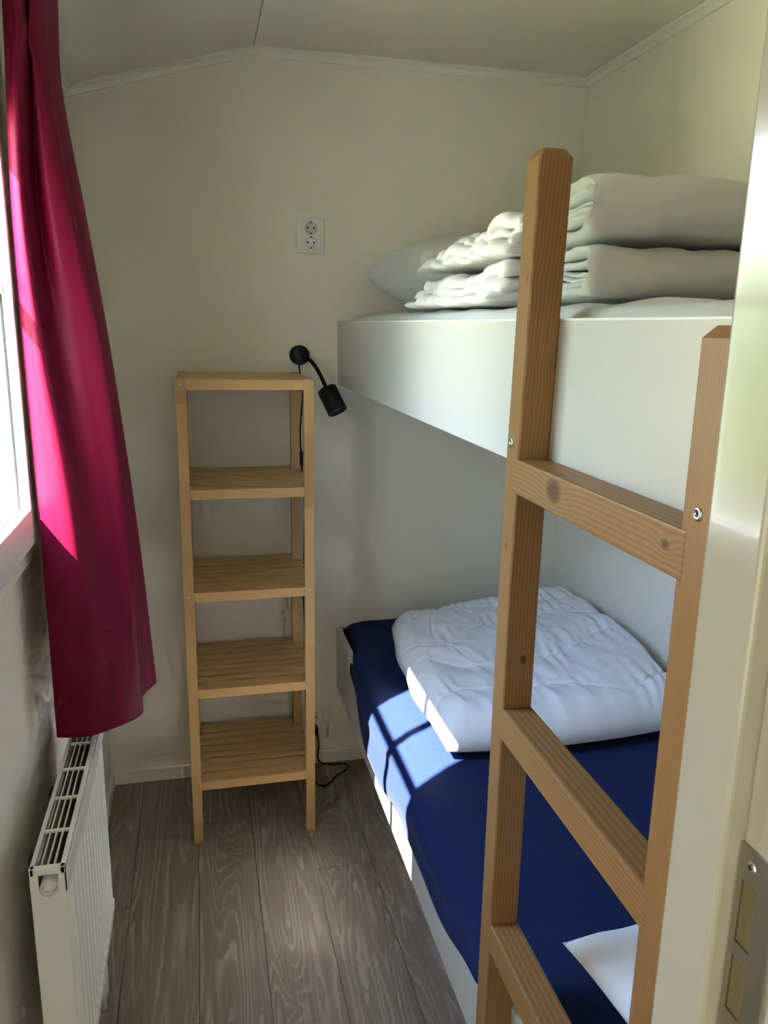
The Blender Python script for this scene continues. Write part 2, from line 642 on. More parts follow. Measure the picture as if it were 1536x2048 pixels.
# ------------------------------------------------------------------ window
GY0, GY1, GZ0, GZ1, XF, XG = 1.06, 1.508, 1.21, 1.87, -0.305, -0.327
win = struct(boxes('window_1', [((-0.352, WY0, WZ0), (XF, GY0, WZ1)), ((-0.352, GY1, WZ0), (XF, 1.541, WZ1)),
                                ((-0.352, GY0, WZ0), (XF, GY1, GZ0)), ((-0.352, GY0, GZ1), (XF, GY1, WZ1))], m_pvc, None, 0.002))
tag(win, 'white plastic window frame at left edge beside the curtain')
boxes('glazing_bar', [((-0.336, 1.262, GZ0), (-0.318, 1.284, GZ1))], m_pvc, win, 0.002)
boxes('glazing_bar', [((-0.335, GY0, 1.588), (-0.319, GY1, 1.610))], m_pvc, win, 0.002)
for (y0, y1, z0, z1) in ((GY0, 1.262, GZ0, 1.588), (GY0, 1.262, 1.610, GZ1), (1.284, GY1, GZ0, 1.588), (1.284, GY1, 1.610, GZ1)):
    box('pane', (-0.3285, y0, z0), (-0.3265, y1, z1), m_glass, win)
boxes('gasket', [((-0.326, GY1 - 0.003, GZ0), (-0.3225, GY1 + 0.0005, GZ1)), ((-0.326, GY0 - 0.0005, GZ0), (-0.3225, GY0 + 0.003, GZ1)),
                 ((-0.326, GY0, GZ0 - 0.0005), (-0.3225, GY1, GZ0 + 0.002))], m_rubber, win)
struct(box('trim_5', (XL, 0.99, 1.098), (-0.322, 1.575, 1.143), m_trim, None, 0.003))

# ------------------------------------------------------------------ door frame on the right
door = empty('door_1', (0.32, 0.36, 0))
door['kind'] = 'structure'
tag(door, 'cream glossy door frame at right edge of the view')
bm = bmesh.new()
add_box(bm, (0.300, 0.361, 0), (0.345, 0.412, 2.09), 0.0035, 3)
add_box(bm, (0.314, 0.262, 0), (0.345, 0.3615, 2.09), 0.003, 3)
obj('jamb', bm, m_frame, door)
bm = bmesh.new()
add_box(bm, (-0.395, 0.361, 0), (-0.34, 0.412, 2.09), 0.0035, 3)
add_box(bm, (-0.395, 0.262, 0), (-0.354, 0.3615, 2.09), 0.003, 3)
obj('jamb', bm, m_frame, door)
box('lintel', (-0.40, 0.262, 2.045), (0.345, 0.412, 2.09), m_frame, door, 0.003)
# strike plate with two latch pockets and a lip round the corner
bm = bmesh.new()
X0, X1 = 0.3122, 0.3142
ys = (0.3285, 0.3425, 0.3555, 0.3598)
zs = (1.095, 1.128, 1.168, 1.178, 1.222, 1.245)
for iy in range(3):
    for iz in range(5):
        if iy == 1 and iz in (1, 3):
            continue
        add_box(bm, (X0, ys[iy], zs[iz]), (X1, ys[iy + 1], zs[iz + 1]))
tubep = []
for k in range(7):
    a = k / 6 * math.pi / 2
    tubep.append((X0 + 0.006 * (1 - math.cos(a)), 0.3285 - 0.006 * math.sin(a)))
for k in range(6):
    (xa, ya), (xb, yb) = tubep[k], tubep[k + 1]
    vs = [bm.verts.new((x, y, z)) for x, y, z in ((xa, ya, 1.095), (xb, yb, 1.095), (xb, yb, 1.245), (xa, ya, 1.245))]
    bm.faces.new(vs)
plate = obj('strike_plate', bm, m_steel, door)
plate['label'] = 'brushed steel strike plate with two latch pockets'
for z0, z1 in ((1.128, 1.168), (1.178, 1.222)):
    box('latch_pocket', (0.3138, 0.3425, z0), (0.3148, 0.3555, z1), plain('pocket_wood', (0.17, 0.14, 0.075), 0.6), plate)
for z in (1.110, 1.234):
    bm = bmesh.new()
    lathe(bm, [(0, 0.0011), (0.0022, 0.0010), (0.0042, 0.0003), (0.0044, -0.001), (0, -0.001)], (X0, 0.3495, z), (-1, 0, 0), 18)
    s_ = obj('screw', bm, m_screw, plate, True)
    boxes('screw_slot', [((X0 - 0.0014, 0.3477, z - 0.0004), (X0 - 0.0006, 0.3513, z + 0.0004)), ((X0 - 0.0014, 0.3491, z - 0.0018), (X0 - 0.0006, 0.3499, z + 0.0018))], m_hole, plate)

# ------------------------------------------------------------------ garden outside the bedroom window
lawn = box('lawn', (-30, -20, -0.45), (-0.40, 30, -0.35), m_grass)
tag(lawn, 'lawn outside the window, coloured pale to bounce light indoors', 'lawn', kind='stuff')


def bush(loc, rx, ry, rz, label):
    bm = bmesh.new()
    bmesh.ops.create_icosphere(bm, subdivisions=5, radius=1.0)
    for v in bm.verts:
        n_ = v.co.normalized()
        k = 1 + 0.22 * fbm(n_ + Vector(loc), 2.2, 3) + 0.10 * noise.noise(n_ * 14 + Vector(loc))
        v.co = Vector((n_.x * rx * k, n_.y * ry * k, max(n_.z * rz * k, -rz * 0.75)))
    o = obj('garden_bush', bm, m_hedge, None, True)
    o.location = loc
    return tag(o, label, 'bush', 'bushes in the garden')


bush((-4.6, -1.6, 0.95), 1.1, 1.4, 1.45, 'broad green bush nearest the camera outside window')
bush((-5.2, 3.0, 1.15), 1.2, 1.5, 1.7, 'tall green bush in the middle outside window')
bush((-5.6, 7.6, 0.95), 1.3, 1.4, 1.35, 'low green bush farthest along outside window')

# ------------------------------------------------------------------ bunks
def bunk(name, label, z0, z1):
    e = empty(name, (0.45, 0.41, z0))
    tag(e, label, 'bunk bed')
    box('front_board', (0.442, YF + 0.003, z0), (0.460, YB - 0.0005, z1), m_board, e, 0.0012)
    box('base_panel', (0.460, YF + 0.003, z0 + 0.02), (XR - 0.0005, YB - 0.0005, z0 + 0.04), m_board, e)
    return e


ub = bunk('upper_bunk', 'white upper bunk with a deep smooth front board', 1.358, 1.558)
box('edge_strip', (0.4412, YF + 0.003, 1.556), (0.461, YB - 0.0005, 1.5592), m_pvc, ub, 0.0006)
lb = bunk('lower_bunk', 'white lower bunk board under the navy mattress', 0.290, 0.513)


# mattress of the lower bunk in its navy sheet
def navy_mattress():
    low = [(0.43, 0.47), (0.7, 0.50), (1.063, 0.478), (1.215, 0.442), (1.36, 0.425), (1.504, 0.405), (1.602, 0.412), (1.72, 0.395), (1.814, 0.388),
           (1.962, 0.405), (2.124, 0.455), (2.264, 0.505), (2.33, 0.512), (2.56, 0.512)]
    bm = bmesh.new()
    rows = []
    N = 210
    for i in range(N + 1):
        y = 0.42 + (2.562 - 0.42) * i / N
        zl = interp(low, y)
        out = 1 - sstep(2.24, 2.40, y)
        out *= sstep(0.988, 1.03, y)
        bulge = 0.012 * sstep(2.3, 1.9, y) + 0.004 * math.sin(y * 7)
        xo = 0.436 * out + 0.468 * (1 - out) - bulge * out
        zl = zl * out + 0.512 * (1 - out) if y < 1.2 else zl
        pr = []
        # inside, up the board face, over the board, then the outer skin
        pr.append((1.250, 0.336)); pr.append((0.466, 0.336)); pr.append((0.466, 0.5155))
        pr.append((0.4405 * out + 0.467 * (1 - out), 0.5155)); pr.append((0.4405 * out + 0.467 * (1 - out), zl + 0.003))
        for k in range(9):
            t = k / 8
            zz = zl + (0.492 - zl) * t
            xx = xo + 0.004 * math.sin(t * math.pi * 1.5 + y * 9) * out - 0.002
            pr.append((xx, zz))
        for k in range(1, 9):
            a = k / 8 * math.pi / 2
            pr.append((xo + 0.045 * (1 - math.cos(a)), 0.492 + 0.038 * math.sin(a)))
        for k in range(1, 34):
            t = k / 33
            x = xo + 0.045 + (1.235 - xo - 0.045) * t
            z = 0.530 + 0.006 * math.sin(t * math.pi)
            w = fbm((x, y, 0.3), 3.0, 2) * 0.004 + ridge((x * 0.6 + y * 0.8, y * 0.5 - x * 0.2, 1.1), 5.0, 2) * 0.0035 * (0.4 + 0.6 * sstep(1.0, 0.45, x))
            pr.append((x, z + w))
        pr.append((1.250, 0.515))
        rows.append([bm.verts.new((p[0], y, p[1])) for p in pr])
    grid_faces(bm, rows, True)
    bm.faces.new(rows[0]); bm.faces.new(rows[-1][::-1])
    return obj('mattress', bm, m_navy, None, True)


tag(navy_mattress(), 'navy blue sheeted mattress on the lower bunk', 'mattress')


def top_mattress():
    bm = bmesh.new()
    rows = []
    N = 160
    for i in range(N + 1):
        y = 0.425 + (2.560 - 0.425) * i / N
        end = min(1, (i + 0.001) / 4, (N - i + 0.001) / 4) ** 0.5
        pr = [(1.250, 1.400), (0.468, 1.400), (0.468, 1.50)]
        for k in range(7):
            a = k / 6 * math.pi / 2
            pr.append((0.466 + 0.03 * (1 - math.cos(a)), 1.545 + (0.030 * math.sin(a)) * end))
        for k in range(1, 30):
            x = 0.496 + (1.24 - 0.496) * k / 29
            q = abs(math.sin((y * 1.0 + x * 0.6) * 15)) * abs(math.sin((y - x * 0.6) * 15))
            pr.append((x, 1.575 * end + 1.56 * (1 - end) + 0.007 * math.sqrt(q) + 0.004 * fbm((x, y, 2), 4)))
        pr.append((1.25, 1.545))
        rows.append([bm.verts.new((p[0], y, p[1])) for p in pr])
    grid_faces(bm, rows, True)
    bm.faces.new(rows[0]); bm.faces.new(rows[-1][::-1])
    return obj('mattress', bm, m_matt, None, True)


tag(top_mattress(), 'white quilted mattress on the upper bunk', 'mattress')


# ------------------------------------------------------------------ soft things
def pillow(name, label, cx, cy, z0, lx, ly, T, rot, mat, seed, flat=0.55, wr=0.006, tip=0.0, expo=0.42):
    """rectangular pillow: two skins that meet in a seam with drawn-out corners"""
    n = 56
    bm = bmesh.new()
    cr, sr = math.cos(rot), math.sin(rot)
    top, bot = [], []
    for i in range(n + 1):
        u = -1 + 2 * i / n
        ra, rb = [], []
        for j in range(n + 1):
            v = -1 + 2 * j / n
            uu = math.copysign(abs(u) ** 0.85, u); vv = math.copysign(abs(v) ** 0.85, v)
            x = uu * lx / 2 * (1 - 0.07 * (1 - vv * vv)); y = vv * ly / 2 * (1 - 0.07 * (1 - uu * uu))
            h = max(0.0, (1 - uu * uu) * (1 - vv * vv)) ** expo
            p = (x + seed, y, seed)
            w = wr * (ridge(p, 6, 2) + 0.6 * fbm(p, 11, 2)) * (0.3 + h) * sstep(0, 0.35, h)
            zt = z0 + T * flat + h * T * (1 - flat) + w + tip * (abs(uu * vv) ** 3)
            zb = z0 + T * flat - h * T * flat + tip * (abs(uu * vv) ** 3)
            zb = max(zb, z0 + 0.0005)
            X, Y = cx + x * cr - y * sr, cy + x * sr + y * cr
            edge = i in (0, n) or j in (0, n)
            vt = bm.verts.new((X, Y, zt))
            ra.append(vt)
            rb.append(vt if edge else bm.verts.new((X, Y, zb)))
        top.append(ra); bot.append(rb)
    for G, f in ((top, 1), (bot, 0)):
        for i in range(n):
            for j in range(n):
                q = [G[i][j], G[i + 1][j], G[i + 1][j + 1], G[i][j + 1]]
                try:
                    bm.faces.new(q if f else q[::-1])
                except ValueError:
                    pass
    return tag(obj(name, bm, mat, None, True), label, 'pillow')


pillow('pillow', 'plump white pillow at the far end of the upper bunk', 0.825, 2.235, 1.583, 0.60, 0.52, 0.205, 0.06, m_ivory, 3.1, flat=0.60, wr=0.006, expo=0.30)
pillow('pillow', 'white pillow on the navy sheet behind the ladder', 0.835, 0.735, 0.5405, 0.58, 0.50, 0.14, 0.06, m_white, 9.4, flat=0.42, wr=0.010, expo=0.42)


def duvet():
    """puffy folded duvet on the lower bunk"""
    n, m = 170, 170
    FL, FR, BR, BL = Vector((0.515, 1.575)), Vector((1.225, 1.585)), Vector((1.235, 2.455)), Vector((0.575, 2.425))
    bm = bmesh.new()
    z0 = 0.5405
    rows_t, rows_b = [], []

    def plan(u, v):
        # squircle mapping so that the corners are rounded
        a, b = 2 * u - 1, 2 * v - 1
        k = 0.30
        x = a * math.sqrt(max(0, 1 - k * b * b / 2)) ; y = b * math.sqrt(max(0, 1 - k * a * a / 2))
        s, t = (x + 1) / 2, (y + 1) / 2
        P = FL * (1 - s) * (1 - t) + FR * s * (1 - t) + BR * s * t + BL * (1 - s) * t
        return P, x, y
    seams = [0.15, 0.40, 0.64, 0.86]
    for i in range(n + 1):
        u = i / n
        rt, rb = [], []
        for j in range(m + 1):
            v = j / m
            P, a, b = plan(u, v)
            du, dv = min(u, 1 - u), min(v, 1 - v)
            # edge roll
            prof_u = (1 - (1 - min(1, du / 0.085)) ** 2.6)
            prof_v = (1 - (1 - min(1, dv / 0.115)) ** 2.2)
            h = (max(0, prof_u) * max(0, prof_v)) ** 0.5
            T = 0.098 + 0.022 * sstep(0.2, 0.9, u) + 0.018 * sstep(0.1, 0.5, v) * u - 0.022 * sstep(0.5, 1.0, v) * (1 - u)
            # curved quilting seams running roughly across, gathered along the stitching
            d = gath = 0.0
            svs = [s0 + 0.050 * math.sin(u * 6.0 + k * 2.1) + 0.018 * math.sin(u * 15 + k * 1.3) for k, s0 in enumerate(seams)]
            near = min(svs, key=lambda q: abs(q - v))
            dd = abs(v - near)
            d = max(math.exp(-(dd / 0.009) ** 2), 0.55 * math.exp(-(dd / 0.06) ** 2))
            gath = math.exp(-dd / 0.05) * (1 - math.exp(-(dd / 0.008) ** 2)) * sstep(0.1, 0.5, noise.noise(Vector((u * 5, near * 9, 2))) + 0.35)
            for k, s0 in enumerate((0.22, 0.56, 0.82)):
                su = s0 + 0.06 * math.sin(v * 7.0 + k * 1.9)
                on = sstep(0.32, 0.44, v)
                d = max(d, 0.55 * math.exp(-((u - su) / 0.009) ** 2) * on, 0.30 * math.exp(-((u - su) / 0.06) ** 2) * on)
            p = Vector((P.x, P.y, 0))
            wr = 0.0055 * ridge((P.x * 1.8 + 0.5 * P.y, P.y * 0.8 - 0.4 * P.x, 4), 6.0, 2) + 0.010 * fbm(p, 3.6, 2)
            fine = 0.0062 * gath * math.sin(u * 115 + 5 * noise.noise(Vector((u * 8, v * 5, 1))))
            zt = z0 + 0.028 + h * (T - 0.012) - d * 0.019 * h + (wr + fine) * min(1, h * 1.2)
            zb = z0 + 0.028 - 0.027 * min(1, min(du, dv) / 0.05)
            # tucked lower fold line along the near edge
            edge = i in (0, n) or j in (0, m)
            wob = 0.010 * noise.noise(Vector((P.x * 6, P.y * 6, 3)))
            X, Y = P.x + wob * (1 if du < 0.1 else 0.3), P.y + wob * 0.6
            vt = bm.verts.new((X, Y, zt))
            rt.append(vt)
            rb.append(vt if edge else bm.verts.new((X, Y, zb)))
        rows_t.append(rt); rows_b.append(rb)
    for G, f in ((rows_t, 1), (rows_b, 0)):
        for i in range(n):
            for j in range(m):
                q = [G[i][j], G[i + 1][j], G[i + 1][j + 1], G[i][j + 1]]
                try:
                    bm.faces.new(q if f else q[::-1])
                except ValueError:
                    pass
    return tag(obj('duvet', bm, m_white, None, True), 'puffy white quilted duvet lying on the navy sheet', 'duvet')


duvet()


def folded_duvet(label, z0, H, y0, y1, x0, x1, seed, lean):
    """duvet folded in nested C layers; the smooth fold faces the door, the layer ends face the room"""
    bm = bmesh.new()

    def c_layer(zlo, zhi, th, yf, yb, x_in, s):
        # centre line of a C lying open towards +Y
        R = (zhi - zlo) / 2 - th / 2
        zc = (zlo + zhi) / 2
        path = []
        nb = 14
        for k in range(nb):
            path.append((yb + (yf + R - yb) * k / nb, zhi - th / 2))
        for k in range(13):
            a = math.pi / 2 + math.pi * k / 12
            path.append((yf + R + th / 2 + R * math.cos(a), zc + R * math.sin(a)))
        for k in range(1, nb + 1):
            path.append((yf + R + (yb - yf - R) * k / nb, zlo + th / 2))
        nx = 46
        rows = []
        for i in range(nx + 1):
            t = i / nx
            x = x0 + x_in + (x1 - x0 - 2 * x_in) * t
            ef = min(t, 1 - t) * (x1 - x0)
            puff = math.sqrt(max(0.0, 1 - (1 - min(1, ef / 0.020)) ** 2)) * 0.92 + 0.08
            ring_o, ring_i = [], []
            for k, (py, pz) in enumerate(path):
                a = path[max(k - 1, 0)]; b = path[min(k + 1, len(path) - 1)]
                ty, tz = b[0] - a[0], b[1] - a[1]
                L = math.hypot(ty, tz) or 1
                ny, nz = tz / L, -ty / L
                q = (x + seed, py * 1.0, pz * 2 + s)
                dy = 0.006 * fbm((x * 1.0, pz * 3, s + seed), 6, 2)
                dz = 0.008 * fbm((x, py, s + seed), 7, 2) + 0.0035 * ridge((x * 2, py * 0.8, s), 9, 2) * min(1.0, max(0.0, (pz - z0) / 0.02))
                wob = 0.012 * noise.noise(Vector((k * 0.35, s * 3.1, seed))) if i == 0 else 0.0
                th2 = th / 2 * puff * (1 + 0.25 * noise.noise(Vector((x * 9, k * 0.3, s))))
                hx = 0.014 * noise.noise(Vector((k * 0.28, s * 5.0, seed * 2))) * (1 - t) ** 3
                Y, Z = py + dy, max(pz + dz + lean * (x - x0), z0 + th2 * abs(nz) + 0.0006)
                ring_o.append((x + hx, Y - ny * th2, Z - nz * th2))
                ring_i.append((x + hx, Y + ny * th2, Z + nz * th2))
            rows.append([bm.verts.new((c[0], c[1], max(c[2], z0 + 0.0004))) for c in ring_o + ring_i[::-1]])
        grid_faces(bm, rows, True)
        bm.faces.new(rows[0]); bm.faces.new(rows[-1][::-1])
    th = H / 5.2
    c_layer(z0, z0 + H, th, y0, y1, 0.0, 0.2)
    c_layer(z0 + th * 1.06, z0 + H - th * 1.06, th * 0.95, y0 + th * 1.1, y1 - 0.01, 0.006, 1.7)
    c_layer(z0 + th * 2.06, z0 + H - th * 2.06, th * 0.5, y0 + th * 2.0, y1 - 0.02, 0.012, 2.9)
    return tag(obj('folded_duvet', bm, m_ivory, None, True), label, 'duvet', 'folded duvets stacked on the upper bunk')


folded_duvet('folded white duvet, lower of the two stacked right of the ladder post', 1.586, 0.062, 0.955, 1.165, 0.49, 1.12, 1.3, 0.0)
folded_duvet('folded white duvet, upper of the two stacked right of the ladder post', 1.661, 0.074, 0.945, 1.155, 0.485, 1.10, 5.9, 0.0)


def crumpled(name, label, z0, x0, x1, y0, y1, layers, T, seed, rise):
    """stack of loosely folded linen with ruffled edges"""
    bm = bmesh.new()
    n, m = 120, 60
    for L in range(layers):
        zl = z0 + T * L * 0.92
        ins = 0.012 * noise.noise(Vector((L * 3.3, seed, 0))) + 0.010 * L
        rt, rb = [], []
        for i in range(n + 1):
            u = i / n
            y = y0 + (y1 - y0) * u
            a, b = [], []
            for j in range(m + 1):
                v = j / m
                x = x0 + (x1 - x0) * v
                ruf = 0.022 * noise.noise(Vector((y * 9, L * 4.0 + seed, 0))) + 0.017 * noise.noise(Vector((y * 24, L * 4.0 + seed, 5)))
                ruf2 = 0.03 * noise.noise(Vector((x * 9, L * 6.0 + seed, 2))) + 0.012 * noise.noise(Vector((x * 24, L * 4.0 + seed, 5)))
                X = x + (ins + ruf) * (1 - v) ** 2
                Y = y - (0.05 * L + 0.02 + ruf2) * (u ** 4) - 0.10 * (u ** 3) * v * 0.2
                du, dv = min(u, 1 - u), min(v, 1 - v)
                e = (1 - (1 - min(1, du / 0.05)) ** 2) * (1 - (1 - min(1, dv / 0.07)) ** 2)
                e = max(0, e) ** 0.5
                up = rise * (1 - u) ** 1.0 * (L / max(1, layers)) + 0.010 * fbm((X * 2, Y * 3, seed), 3.2, 2) * (1 + L * 0.5)
                up += 0.010 * noise.noise(Vector((Y * 19, L * 5.0 + seed, 3))) * (1 - v) ** 3
                up = max(up, -0.002)
                w = 0.0105 * ridge((X * 1.0 + Y * 0.7, Y * 1.3 - X * 0.4, seed + L), 5.0, 2) + 0.003 * fbm((X, Y, seed + L), 14, 2)
                zt = zl + up + T * 0.5 + e * (T * 0.62 + w)
                zb = zl + up + T * 0.5 - e * T * 0.5
                edge = i in (0, n) or j in (0, m)
                vt = bm.verts.new((X, Y, max(zt, z0 + 0.004)))
                a.append(vt)
                b.append(vt if edge else bm.verts.new((X, Y, max(zb, z0 + 0.0006))))
            rt.append(a); rb.append(b)
        for G, f in ((rt, 1), (rb, 0)):
            for i in range(n):
                for j in range(m):
                    q = [G[i][j], G[i + 1][j], G[i + 1][j + 1], G[i][j + 1]]
                    try:
                        bm.faces.new(q if f else q[::-1])
                    except ValueError:
                        pass
    return tag(obj(name, bm, m_linen, None, True), label, 'bed linen')


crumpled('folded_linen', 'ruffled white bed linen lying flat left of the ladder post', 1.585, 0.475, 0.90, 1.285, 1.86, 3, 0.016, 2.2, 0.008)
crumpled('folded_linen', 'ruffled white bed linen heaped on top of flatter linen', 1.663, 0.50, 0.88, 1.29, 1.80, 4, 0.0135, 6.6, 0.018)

# ------------------------------------------------------------------ ladder
lad = empty('bunk_ladder', (0.42, 0.76, 0))
tag(lad, 'brown pine ladder standing upright against the bunks', 'ladder')
m_post = wood('pine_post', 2, PD, PL, ring=2300.0, knots=[(0.404, 0.945, 1.605, 0.008), (0.436, 0.945, 1.501, 0.009), (0.413, 0.945, 1.502, 0.004), (0.411, 0.945, 1.445, 0.004), (0.425, 0.945, 1.10, 0.006), (0.40, 0.965, 1.26, 0.005)], rough=0.5, grain=0.5)
m_rung = wood('pine_rung', 1, PD, PL, ring=1300.0, knots=[(0.398, 0.831, 1.362, 0.017), (0.398, 0.60, 1.362, 0.006)], rough=0.5, grain=0.55, wob=3.0)


def post(y0, y1, ztop, bend):
    bm = bmesh.new()
    x0, x1 = 0.3985, 0.4415
    ch = 0.010
    zs = [0.0, 0.5, 1.0, 1.2, 1.385, 1.55, 1.65, 1.75]
    zs = [z for z in zs if z < ztop - 0.02] + [ztop - ch]
    rings = []
    b = 0.002
    prof = [(x0 + b, y0), (x1 - b, y0), (x1, y0 + b), (x1, y1 - b), (x1 - b, y1), (x0 + b, y1), (x0, y1 - b), (x0, y0 + b)]
    for z in zs:
        off = -bend * max(0, (z - 1.3) / 0.45)
        rings.append([bm.verts.new((px, py + off, z)) for px, py in prof])
    off = -bend * max(0, (ztop - 1.3) / 0.45)
    cx, cy = (x0 + x1) / 2, (y0 + y1) / 2
    rings.append([bm.verts.new((cx + (px - cx) * (1 - 2 * 0.008 / (x1 - x0)), cy + (py - cy) * (1 - 2 * 0.008 / (y1 - y0)) + off, ztop)) for px, py in prof])
    grid_faces(bm, rings, True)
    bm.faces.new(rings[0][::-1]); bm.faces.new(rings[-1])
    return obj('post', bm, m_post, lad)


post(0.945, 0.985, 1.754, 0.018)
post(0.541, 0.581, 1.551, 0.0)
for z1 in (1.381, 1.027, 0.673, 0.319):
    bm = bmesh.new()
    add_box(bm, (0.3979, 0.571, z1 - 0.0455), (0.4419, 0.9575, z1), 0.0022, 2)
    obj('rung', bm, m_rung, lad)
for (y, z) in ((0.559, 1.399), (0.966, 1.400)):
    bm = bmesh.new()
    lathe(bm, [(0, 0.0006), (0.0022, 0.0006), (0.0024, 0.0018), (0.0052, 0.0018), (0.0062, 0.0008), (0.0062, -0.002), (0, -0.002)], (0.3985, y, z), (-1, 0, 0), 20)
    s_ = obj('screw', bm, m_screw, lad, True)
    s_['label'] = 'round zinc bolt head'
    bm = bmesh.new()
    lathe(bm, [(0, 0.0009), (0.0021, 0.0008), (0.0021, 0.0), (0, 0.0)], (0.3985, y, z), (-1, 0, 0), 12)
    obj('bolt_socket', bm, m_hole, s_)

# ------------------------------------------------------------------ slatted shelf unit
SX, SY, SW, SD, SH = -0.061, 2.177, 0.3708, 0.358, 1.40
sh = empty('shelf_unit', (SX + SW / 2, SY + SD / 2, 0))
tag(sh, 'tall narrow birch shelf unit with slatted shelves', 'shelf')
LG = 0.028
for lx in (SX, SX + SW - LG):
    for ly in (SY, SY + SD - LG):
        box('leg', (lx, ly, 0), (lx + LG, ly + LG, SH - (0.0 if ly == SY else 0.0)), m_birch[2], sh, 0.0012)
tops = (1.3995, 1.100, 0.803, 0.506, 0.207)
for k, zt in enumerate(tops):
    f = empty('slatted_shelf', (SX + SW / 2, SY, zt))
    f.parent = sh
    f.matrix_parent_inverse = Matrix.Translation(-sh.location)
    h = 0.028
    box('front_rail', (SX + LG, SY + 0.001, zt - h), (SX + SW - LG, SY + 0.021, zt), m_birch[0], f, 0.001)
    box('rear_rail', (SX + LG, SY + SD - 0.021, zt - h), (SX + SW - LG, SY + SD - 0.001, zt), m_birch[0], f, 0.001)
    for sx_ in (SX + 0.005, SX + SW - 0.005 - 0.018):
        box('side_rail', (sx_, SY + LG, zt - h - 0.016), (sx_ + 0.018, SY + SD - LG, zt - 0.0235), m_birch[1], f, 0.001)
    ns = 8
    y0, y1 = SY + 0.0235, SY + SD - 0.0235
    gap = 0.0112 if k else 0.0012
    wd = (y1 - y0 - gap * (ns - 1)) / ns
    for i in range(ns):
        ya = y0 + i * (wd + gap)
        inset = 0.0 if (ya > SY + LG and ya + wd < SY + SD - LG) else LG - 0.0
        box('slat', (SX + 0.0025 + inset, ya, zt - 0.0235), (SX + SW - 0.0025 - inset, ya + wd, zt), m_birch[0], f, 0.001)
for (x, z) in ((-0.047, 1.387), (0.296, 1.387), (-0.048, 0.79), (0.296, 0.794), (-0.048, 0.193), (0.296, 0.195)):
    bm = bmesh.new()
    lathe(bm, [(0, 0.0002), (0.0016, 0.0002), (0.0018, 0.001), (0.0040, 0.0010), (0.0044, -0.001), (0, -0.001)], (x, SY, z), (0, -1, 0), 14)
    obj('screw', bm, m_screw, sh, True)

# ------------------------------------------------------------------ sockets
def double_socket(label, x0, x1, z0, z1):
    e = empty('wall_socket', ((x0 + x1) / 2, YB, (z0 + z1) / 2))
    tag(e, label, 'socket')
    box('frame', (x0, YB - 0.009, z0), (x1, YB - 0.0002, z1), m_plast, e, 0.003)
    w = (x1 - x0)
    box('cover', (x0 + 0.011, YB - 0.0125, z0 + 0.008), (x1 - 0.011, YB - 0.006, z1 - 0.008), m_plast, e, 0.002)
    r = 0.0195
    cx = (x0 + x1) / 2
    for s in (1, -1):
        cz = (z0 + z1) / 2 + s * 0.0215
        bm = bmesh.new()
        lathe(bm, [(r, 0.0002), (r, 0.0012), (r - 0.0014, 0.0014), (r - 0.002, 0.0001), (0, 0.0001)], (cx, YB - 0.0125, cz), (0, -1, 0), 32)
        sk = obj('socket_insert', bm, plain('socket_well', (0.60, 0.59, 0.55), 0.35) if s == 1 and x0 > 0.31 and z0 > 1 else m_plast, e, True)
        for dx in (-0.0095, 0.0095):
            bm = bmesh.new()
            lathe(bm, [(0, 0.0004), (0.0028, 0.0004), (0.0028, -0.0005), (0, -0.0005)], (cx + dx, YB - 0.0126, cz), (0, -1, 0), 14)
            obj('contact_hole', bm, m_hole, sk)
        for dz in (-1, 1):
            box('earth_clip', (cx - 0.003, YB - 0.0138, cz + dz * (r - 0.003) - 0.0022), (cx + 0.003, YB - 0.0128, cz + dz * (r - 0.003) + 0.0022), m_dark, sk)
    return e


double_socket('white double wall socket high above the shelf unit', 0.313, 0.397, 1.764, 1.868)
double_socket('white double wall socket low behind the shelf unit', 0.316, 0.397, 0.112, 0.218)

# ------------------------------------------------------------------ lamp
lamp = empty('wall_lamp', (0.317, YB, 1.452))
tag(lamp, 'black wall spot lamp on a curved gooseneck arm', 'lamp')
bm = bmesh.new()
lathe(bm, [(0, -0.0002), (0.031, -0.0002), (0.031, 0.022), (0.029, 0.025), (0, 0.0255)], (0.317, YB, 1.452), (0, -1, 0), 40)
obj('wall_disc', bm, m_black, lamp, True)
hd = Vector((0.36, -0.44, -0.82)).normalized()
htop = Vector((0.392, 2.480, 1.352))
bm = bmesh.new()
pth = smooth_path([(0.326, YB - 0.022, 1.447), (0.338, YB - 0.045, 1.444), (0.356, YB - 0.066, 1.425), (0.374, YB - 0.083, 1.392), tuple(htop + hd * 0.004)], 10)
tube(bm, pth, 0.0062, 14)
obj('gooseneck_arm', bm, m_black, lamp, True)
bm = bmesh.new()
R = 0.0315
lathe(bm, [(0, 0.0), (R - 0.004, 0.0), (R, 0.003), (R, 0.084), (R - 0.0035, 0.0845), (R - 0.0035, 0.070), (0, 0.068)], htop, hd, 40)
hob = obj('lamp_head', bm, m_black, lamp, True)
bm = bmesh.new()
lathe(bm, [(0, 0.0745), (0.020, 0.0735), (0.0265, 0.0705), (0.0265, 0.069), (0, 0.069)], htop, hd, 36)
l_ = obj('lens', bm, m_lens, hob, True)
l_['label'] = 'pale grey glass lens'
